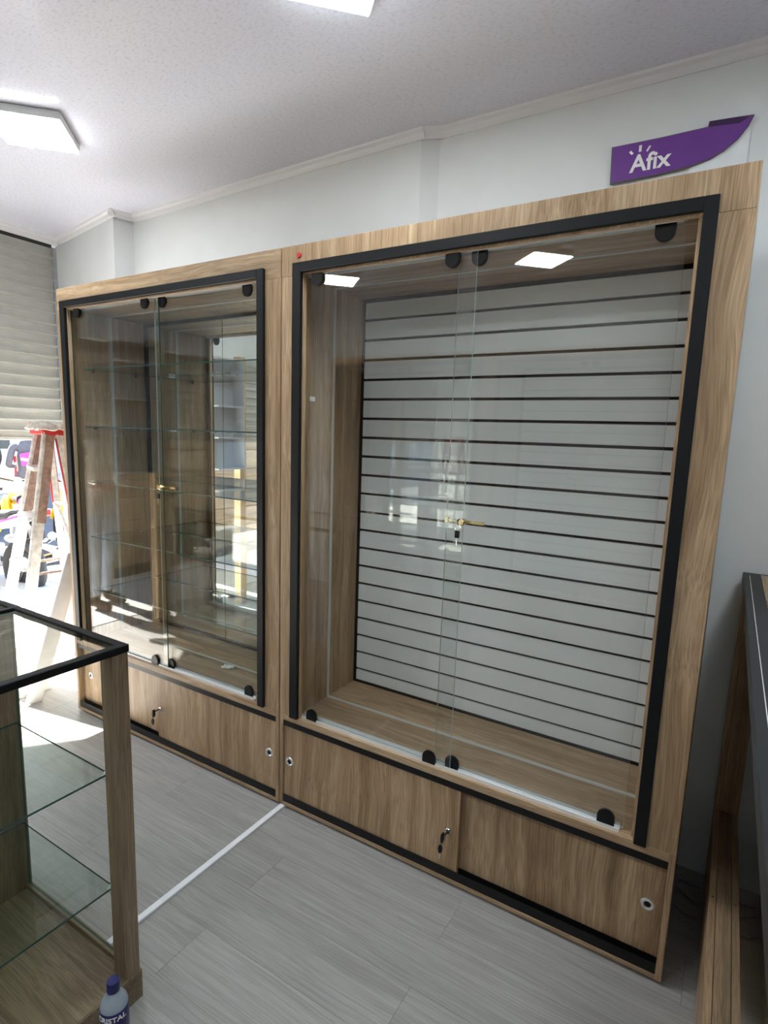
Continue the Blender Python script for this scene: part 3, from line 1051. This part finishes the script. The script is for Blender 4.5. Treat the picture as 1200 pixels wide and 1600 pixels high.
# pine post and steel rack by the shutter (show in the mirrored cabinet back)
po = MB().box(-2.372, -2.292, -1.165, -1.085, 0.0, 2.26).build('timber_post', 'pine_z', bevel=0.003)
tag(po, 'pale pine post beside the shutter, reflected in the mirrored cabinet', 'post')
rk = thing('wall_rack', 'grey steel rack fixed to the pine post, reflected in the mirrored cabinet', 'rack', (-2.33, -0.93, 1.0))
MB().box(-0.045, -0.038, -0.150, 0.150, 0.27, 1.22).build('back_plate', 'grey_steel', rk)
for z in (0.27, 0.54, 0.81, 1.08, 1.21):
    MB().box(-0.038, 0.10, -0.150, 0.150, z, z + 0.012).build('shelf', 'grey_steel', rk, bevel=0.001)
MB().box(-0.04, 0.10, -0.156, -0.150, 0.27, 1.22).build('side_plate', 'grey_steel', rk)

# ------------------------------------------------------------------ people
def skin_person(name, label, loc, rz, J, E_, zones, group=None, face=True):
    """J: joint -> (pos, radius); E_: edges; zones: fn(center)->material index"""
    t = thing(name, label, 'person', loc, rz, group)
    names = list(J)
    me = bpy.data.meshes.new('body')
    me.from_pydata([J[k][0] for k in names], [(names.index(a), names.index(b_)) for a, b_ in E_], [])
    o = bpy.data.objects.new('body_tmp', me)
    COL.objects.link(o)
    o.modifiers.new('skin', 'SKIN')
    sv = me.skin_vertices[0].data
    for i, k in enumerate(names):
        rr = J[k][1]
        sv[i].radius = rr if isinstance(rr, tuple) else (rr, rr)
        sv[i].use_root = (k == 'pelvis')
    sd = o.modifiers.new('sub', 'SUBSURF')
    sd.levels = sd.render_levels = 2
    bpy.context.view_layer.update()
    dg = bpy.context.evaluated_depsgraph_get()
    m2 = bpy.data.meshes.new_from_object(o.evaluated_get(dg))
    bpy.data.objects.remove(o)
    m2.name = 'body'
    m2.materials.clear()
    for mt in zones[0]:
        m2.materials.append(MATS[mt])
    for p_ in m2.polygons:
        p_.use_smooth = True
        p_.material_index = zones[1](p_.center)
    obj_from_mesh('body', m2, t)
    return t


def human(name, label, loc, rz, mats, stride=0.10, lean=0.0, arms='down'):
    """standing figure 1.72 m tall facing local +x; mats: skin, top, trousers, shoes"""
    J, E_ = {}, []

    def j(k, p_, r_, par=None):
        J[k] = (p_, r_)
        if par:
            E_.append((par, k))
    j('pelvis', (0, 0, 0.93), (0.115, 0.145))
    j('waist', (0.0 + lean * .3, 0, 1.08), (0.105, 0.135), 'pelvis')
    j('chest', (0.01 + lean * .6, 0, 1.27), (0.120, 0.160), 'waist')
    j('collar', (0.0 + lean * .9, 0, 1.42), (0.085, 0.120), 'chest')
    j('neck', (0.005 + lean, 0, 1.50), 0.052, 'collar')
    j('jaw', (0.025 + lean, 0, 1.565), 0.068, 'neck')
    j('brow', (0.012 + lean, 0, 1.645), (0.090, 0.078), 'jaw')
    j('crown', (0.0 + lean, 0, 1.70), 0.055, 'brow')
    for s_, sd in ((1, 'l'), (-1, 'r')):
        fx = stride * s_
        j('hip' + sd, (0.0, 0.090 * s_, 0.87), 0.098, 'pelvis')
        j('thigh' + sd, (fx * .35 + .01, 0.098 * s_, 0.70), 0.088, 'hip' + sd)
        j('knee' + sd, (fx * .6 + 0.02, 0.100 * s_, 0.49), 0.064, 'thigh' + sd)
        j('calf' + sd, (fx * .8, 0.102 * s_, 0.34), 0.062, 'knee' + sd)
        j('ankle' + sd, (fx, 0.105 * s_, 0.115), 0.050, 'calf' + sd)
        j('heel' + sd, (fx - 0.02, 0.106 * s_, 0.055), 0.050, 'ankle' + sd)
        j('ball' + sd, (fx + 0.12, 0.118 * s_, 0.042), (0.045, 0.040), 'heel' + sd)
        j('toe' + sd, (fx + 0.20, 0.124 * s_, 0.036), (0.038, 0.032), 'ball' + sd)
        j('shoulder' + sd, (0.0 + lean * .8, 0.185 * s_, 1.395), 0.062, 'collar')
        if arms == 'down':
            el, wr, dirn = (-0.03 + lean * .5, 0.245 * s_, 1.12), (0.05, 0.255 * s_, 0.88), Vector((0.10, 0, -1))
        else:
            el, wr, dirn = (-0.05 + lean * .5, 0.255 * s_, 1.13), (0.17, 0.165 * s_, 1.10), Vector((0.9, -0.45 * s_, 0.0))
        j('elbow' + sd, el, 0.047, 'shoulder' + sd)
        j('wrist' + sd, wr, 0.030, 'elbow' + sd)
        dirn.normalize()
        w_ = Vector(wr)
        pa = w_ + dirn * 0.055
        j('palm' + sd, tuple(pa), (0.034, 0.020), 'wrist' + sd)
        sidev = Vector((1, 0, 0)) if arms == 'down' else Vector((0, 0, 1))
        sidev = (sidev - dirn * sidev.dot(dirn)).normalized()
        curlv = Vector((0, -s_, 0)) if arms == 'down' else Vector((0, 0, -1)).cross(dirn) * 0 + Vector((0, -s_, 0))
        for fi in range(4):
            base = pa + dirn * 0.028 + sidev * (0.024 - fi * 0.016)
            ln = (0.066, 0.075, 0.070, 0.054)[fi]
            mid_ = base + dirn * ln * .5 + curlv * 0.006
            tip = base + dirn * ln * .92 + curlv * 0.026
            j('f%d%sa' % (fi, sd), tuple(base), 0.0095, 'palm' + sd)
            j('f%d%sb' % (fi, sd), tuple(mid_), 0.0085, 'f%d%sa' % (fi, sd))
            j('f%d%sc' % (fi, sd), tuple(tip), 0.0072, 'f%d%sb' % (fi, sd))
        th = pa - dirn * 0.012 + sidev * 0.034
        j('th%sa' % sd, tuple(th), 0.0105, 'palm' + sd)
        j('th%sb' % sd, tuple(th + dirn * 0.034 + sidev * 0.016 + curlv * 0.008), 0.0090, 'th%sa' % sd)
        j('th%sc' % sd, tuple(th + dirn * 0.056 + sidev * 0.018 + curlv * 0.016), 0.0078, 'th%sb' % sd)

    wrists = [Vector(J['wristl'][0]), Vector(J['wristr'][0])]

    def zone(c):
        if c.z > 1.49:
            return 0
        for w_ in wrists:
            dd = (c - w_)
            if arms == 'down':
                if abs(c.y) > 0.20 and c.z < 0.89:
                    return 0
            elif c.x > 0.16 and c.z > 1.0:
                return 0
        if c.z > 0.86 or (abs(c.y) > 0.205 and c.z > 0.80):
            return 1
        if c.z > 0.115:
            return 2
        return 3
    t = skin_person(name, label, loc, rz, J, E_, (mats, zone))
    hx = lean
    h = MB().ellipsoid((hx - 0.010, 0, 1.672), (0.098, 0.086, 0.070), 18, 10)
    h.build('hair', 'hair', t, smooth=True)
    f = MB()
    f.prism([(0.0, 1.588), (0.020, 1.582), (0.004, 1.635)], 'y', -0.012, 0.012)
    f.v = [(x + hx + 0.085, y, z) for x, y, z in f.v]
    f.build('nose', mats[0], t, bevel=0.004, seg=2)
    for s_ in (1, -1):
        MB().ellipsoid((hx + 0.088, 0.030 * s_, 1.628), (0.010, 0.013, 0.007), 10, 6).build('eye', 'white_vinyl', t, smooth=True)
        MB().ellipsoid((hx + 0.096, 0.030 * s_, 1.628), (0.004, 0.005, 0.005), 8, 6).build('pupil', 'hair', t, smooth=True)
        MB().ellipsoid((hx + 0.005, 0.080 * s_, 1.612), (0.016, 0.010, 0.028), 10, 6).build('ear', mats[0], t, smooth=True)
    MB().ellipsoid((hx + 0.078, 0, 1.556), (0.014, 0.026, 0.006), 12, 6).build('mouth', 'boot', t, smooth=True)
    return t


pw_ = human('person', 'person in dark hoodie with pink print and blue jeans out on the street', (-7.6, 2.86, -0.14), math.radians(160),
            ('skin', 'hoodie', 'denim', 'boot'), stride=0.13, arms='front')
MB().prism([(-0.11, 1.16), (0.09, 1.12), (0.11, 1.30), (-0.07, 1.34)], 'x', -0.134, -0.120).build('pink_print', 'magenta', pw_)
MB().prism([(-0.13, 1.165), (0.10, 1.205), (0.10, 1.245), (-0.13, 1.205)], 'x', -0.140, -0.1345).build('white_print', 'white_vinyl', pw_)
human('person', 'person in tan jacket, pale jeans and brown boots mirrored in the left glass door', (-3.24, -1.20, 0.0), math.radians(-8),
      ('skin', 'jacket', 'denim_pale', 'boot'), stride=0.05, arms='front')

# ------------------------------------------------------------------ street outside
struct(MB().box(-4.9, XS - 0.1, -60, 45, -0.12, 0.0).build('sidewalk', 'sidewalk'))
struct(MB().box(-5.05, -4.9, -60, 45, -0.16, 0.0).build('kerb', 'facade', bevel=0.01))
struct(MB().box(-16, -5.05, -60, 45, -0.20, -0.14).build('street', 'asphalt'))
struct(MB().box(-17.5, -16, -60, 45, -0.2, 0.02).build('far_sidewalk', 'sidewalk'))
# added unseen slab over the pavement whose slanted edge limits the sun on the floor
cp = MB().prism([(XS - 0.205, 1.35), (-4.87, -1.13), (-6.1, -2.65), (-6.1, -5.0), (XS - 0.205, -5.0)], 'z', 2.98, 3.10).build('sun_blocker', 'facade')
tag(cp, 'added unseen slab over the shopfront pavement that shapes the sun patch', 'sun_blocker')

bd = thing('building', 'pale building across the street glimpsed under the shutter', 'building', (-17.5, 4, 0))
MB().box(-6, 0, -60, 40, 0.02, 9.5).build('wall', 'facade', bd)
for k in range(16):
    y0_ = -44 + k * 4
    w_ = MB().box(0.0, 0.06, y0_, y0_ + 2.2, 3.6, 5.4).build('window', 'white_plastic', bd)
    MB().box(0.061, 0.07, y0_ + 0.1, y0_ + 2.1, 3.7, 5.3).build('pane', 'window_dark', w_)
    MB().box(0.0, 0.05, y0_, y0_ + 2.6, 0.02, 2.8).build('shop_shutter', 'shutter_metal', bd)


ks = thing('wooden_kiosk', 'brown wooden kiosk on the pavement, mirrored in the left glass door', 'kiosk', (-4.5, -2.35, 0))
for k in range(9):
    MB().box(0.0, 0.55, -0.85, 0.85, 0.12 + k * 0.25, 0.365 + k * 0.25).build('board', 'oak_y', ks, bevel=0.004)
MB().box(-0.05, 0.52, -0.82, 0.82, 0.0, 0.12).build('plinth', 'dark_gap', ks)
MB().box(-0.1, 0.66, -0.92, 0.92, 2.37, 2.45).build('roof', 'grey_steel', ks)


def motorcycle(label, loc, rz, main, side, extra=None):
    t = thing('motorcycle', label, 'motorcycle', loc, rz, 'motorcycles parked at the kerb')
    for nm, x in (('front_wheel', 0.68), ('rear_wheel', -0.66)):
        w = MB()
        pr = []
        for i in range(13):
            a = 2 * PI * i / 12
            pr.append((0.245 + 0.055 * math.cos(a), 0.055 * math.sin(a)))
        w.lathe(pr, (x, 0, 0.30), 'y', 28)
        wo = w.build(nm, 'tyre', t, smooth=True)
        rm = MB().lathe([(0.185, -0.03), (0.200, -0.03), (0.200, 0.03), (0.185, 0.03), (0.185, -0.03)], (x, 0, 0.30), 'y', 28)
        rm.lathe([(0.0, -0.05), (0.04, -0.05), (0.04, 0.05), (0.0, 0.05)], (x, 0, 0.30), 'y', 14)
        for k in range(6):
            a = k * PI / 3
            rm.bar((x + 0.03 * math.cos(a), 0, 0.30 + 0.03 * math.sin(a)), (x + 0.19 * math.cos(a), 0, 0.30 + 0.19 * math.sin(a)), 0.022, 0.016, (0, 1, 0))
        rm.build('rim', extra or 'dark_metal', wo)
    MB().tube([(0.40, 0, 0.90), (0.30, 0, 0.62), (0.05, 0, 0.40), (-0.25, 0, 0.36), (-0.66, 0, 0.31)], 0.026, 10).tube([(0.38, 0, 0.84), (0.0, 0, 0.72), (-0.60, 0, 0.78)], 0.022, 10).build('frame', 'dark_metal', t, smooth=True)
    MB().box(-0.20, 0.22, -0.12, 0.12, 0.24, 0.50).lathe([(0.0, -0.16), (0.11, -0.16), (0.12, 0.16), (0.0, 0.16)], (-0.06, 0, 0.38), 'y', 18).build('engine', 'grey_plastic', t, bevel=0.02, seg=2)
    for s_ in (1, -1):
        MB().tube([(0.68, 0.085 * s_, 0.30), (0.47, 0.085 * s_, 0.86)], 0.022, 10).build('fork_leg', 'chrome', t, smooth=True)
        MB().tube([(0.42, 0.05 * s_, 0.98), (0.36, 0.22 * s_, 1.03), (0.26, 0.38 * s_, 1.02)], 0.013, 8).tube([(0.30, 0.31 * s_, 1.025), (0.24, 0.41 * s_, 1.018)], 0.019, 8).build('handlebar', 'black_rubber', t, smooth=True)
        m_ = MB().tube([(0.36, 0.22 * s_, 1.03), (0.38, 0.30 * s_, 1.16)], 0.006, 6)
        m_.ellipsoid((0.38, 0.33 * s_, 1.19), (0.02, 0.075, 0.045), 12, 8)
        m_.build('rear_view_mirror', 'black_plastic', t, smooth=True)
        MB().ellipsoid((0.20, 0.165 * s_, 0.66), (0.28, 0.06, 0.16), 16, 8).build('side_fairing', main, t, smooth=True)
    MB().ellipsoid((0.14, 0, 0.80), (0.27, 0.145, 0.125), 18, 10).build('fuel_tank', main, t, smooth=True)
    MB().prism([(-0.62, 0.80), (-0.10, 0.76), (0.0, 0.82), (-0.30, 0.86), (-0.66, 0.90)], 'y', -0.13, 0.13).build('seat', 'black_rubber', t, bevel=0.03, seg=3)
    tl = MB().prism([(-0.95, 0.86), (-0.30, 0.66), (-0.20, 0.74), (-0.60, 0.84), (-0.98, 0.93)], 'y', -0.115, 0.115).build('tail_fairing', side, t, bevel=0.025, seg=3)
    for s_ in (1, -1):
        MB().prism([(-0.82, 0.855), (-0.50, 0.765), (-0.48, 0.785), (-0.80, 0.875)], 'y', s_ * 0.1155, s_ * 0.118).build('magenta_stripe', 'magenta', tl)
    MB().box(-1.005, -0.975, -0.07, 0.07, 0.86, 0.92).build('tail_light', 'red_lamp', t, bevel=0.008)
    fd = []
    for i in range(9):
        a = math.radians(20 + i * 17)
        fd.append((0.68 + 0.335 * math.cos(a), 0.30 + 0.335 * math.sin(a)))
    fd += [(0.68 + 0.318 * math.cos(math.radians(156 - i * 17)), 0.30 + 0.318 * math.sin(math.radians(156 - i * 17))) for i in range(9)]
    MB().prism(fd, 'y', -0.07, 0.07).build('front_fender', main, t, bevel=0.006)
    MB().lathe([(0.0, 0.08), (0.085, 0.06), (0.10, 0.0), (0.06, -0.09), (0.0, -0.10)], (0.53, 0, 0.92), 'x', 18).build('headlight', 'white_plastic', t, smooth=True)
    MB().tube([(0.15, -0.12, 0.28), (-0.2, -0.16, 0.22), (-0.5, -0.17, 0.30), (-0.9, -0.18, 0.42)], [0.022, 0.024, 0.045, 0.05], 12).build('exhaust', 'chrome', t, smooth=True)
    MB().prism([(-0.80, 0.62), (-0.50, 0.58), (-0.50, 0.42), (-0.86, 0.34)], 'y', -0.03, 0.03).build('mud_guard', 'black_plastic', t, bevel=0.01)
    return t


b1 = motorcycle('yellow motorcycle with white side box parked nearest the shop', (-5.15, 1.12, -0.14), math.radians(188), 'yellow_paint', 'white_plastic')
# white pannier on the near bike
bx_ = MB().box(-0.62, -0.12, 0.19, 0.40, 0.36, 0.70).build('side_box', 'white_plastic', b1, bevel=0.05, seg=4)
MB().box(-0.635, -0.105, 0.26, 0.30, 0.352, 0.708).build('strap', 'black_rubber', bx_, bevel=0.004)
motorcycle('yellow and grey motorcycle standing behind the nearest one', (-6.30, 2.12, -0.14), math.radians(160), 'yellow_paint', 'grey_plastic')
motorcycle('motorcycle with red wheel rims partly hidden by the step ladder', (-5.75, 2.58, -0.14), math.radians(170), 'yellow_paint', 'orange_paint', 'red_paint')

# white off-roader with a black spare-wheel cover
cv = thing('parked_car', 'white off-road car with black spare wheel cover across the street', 'car', (-10.4, 2.62, -0.14))
MB().prism([(-2.1, 0.42), (1.55, 0.42), (1.60, 1.05), (1.45, 1.72), (-0.9, 1.76), (-1.35, 1.12), (-2.1, 1.02)], 'y', -0.80, 0.80).build('body', 'white_plastic', cv, bevel=0.06, seg=3)
MB().box(1.50, 1.54, -0.62, 0.62, 1.28, 1.64).build('rear_window', 'window_dark', cv, bevel=0.01)
sp = MB().lathe([(0.0, 0.24), (0.30, 0.235), (0.345, 0.19), (0.355, 0.02), (0.34, 0.0), (0.0, 0.0)], (1.59, 0.02, 1.22), 'x', 32).build('spare_wheel_cover', 'black_plastic', cv, smooth=True)
MB().box(1.826, 1.832, -0.10, 0.30, 1.17, 1.225).build('white_bar', 'white_vinyl', sp)
MB().box(1.56, 1.70, -0.78, 0.78, 0.40, 0.58).build('bumper', 'grey_plastic', cv, bevel=0.02)
for s_ in (1, -1):
    MB().box(1.55, 1.62, s_ * 0.70 - 0.07, s_ * 0.70 + 0.07, 0.85, 1.20).build('tail_light', 'red_lamp', cv, bevel=0.01)
    for xx in (0.95, -1.45):
        MB().lathe([(0.0, -0.10), (0.22, -0.10), (0.34, -0.09), (0.36, -0.04), (0.36, 0.06), (0.32, 0.10), (0.0, 0.10)], (xx, s_ * 0.74, 0.36), 'y', 26).build('wheel', 'tyre', cv, smooth=True)
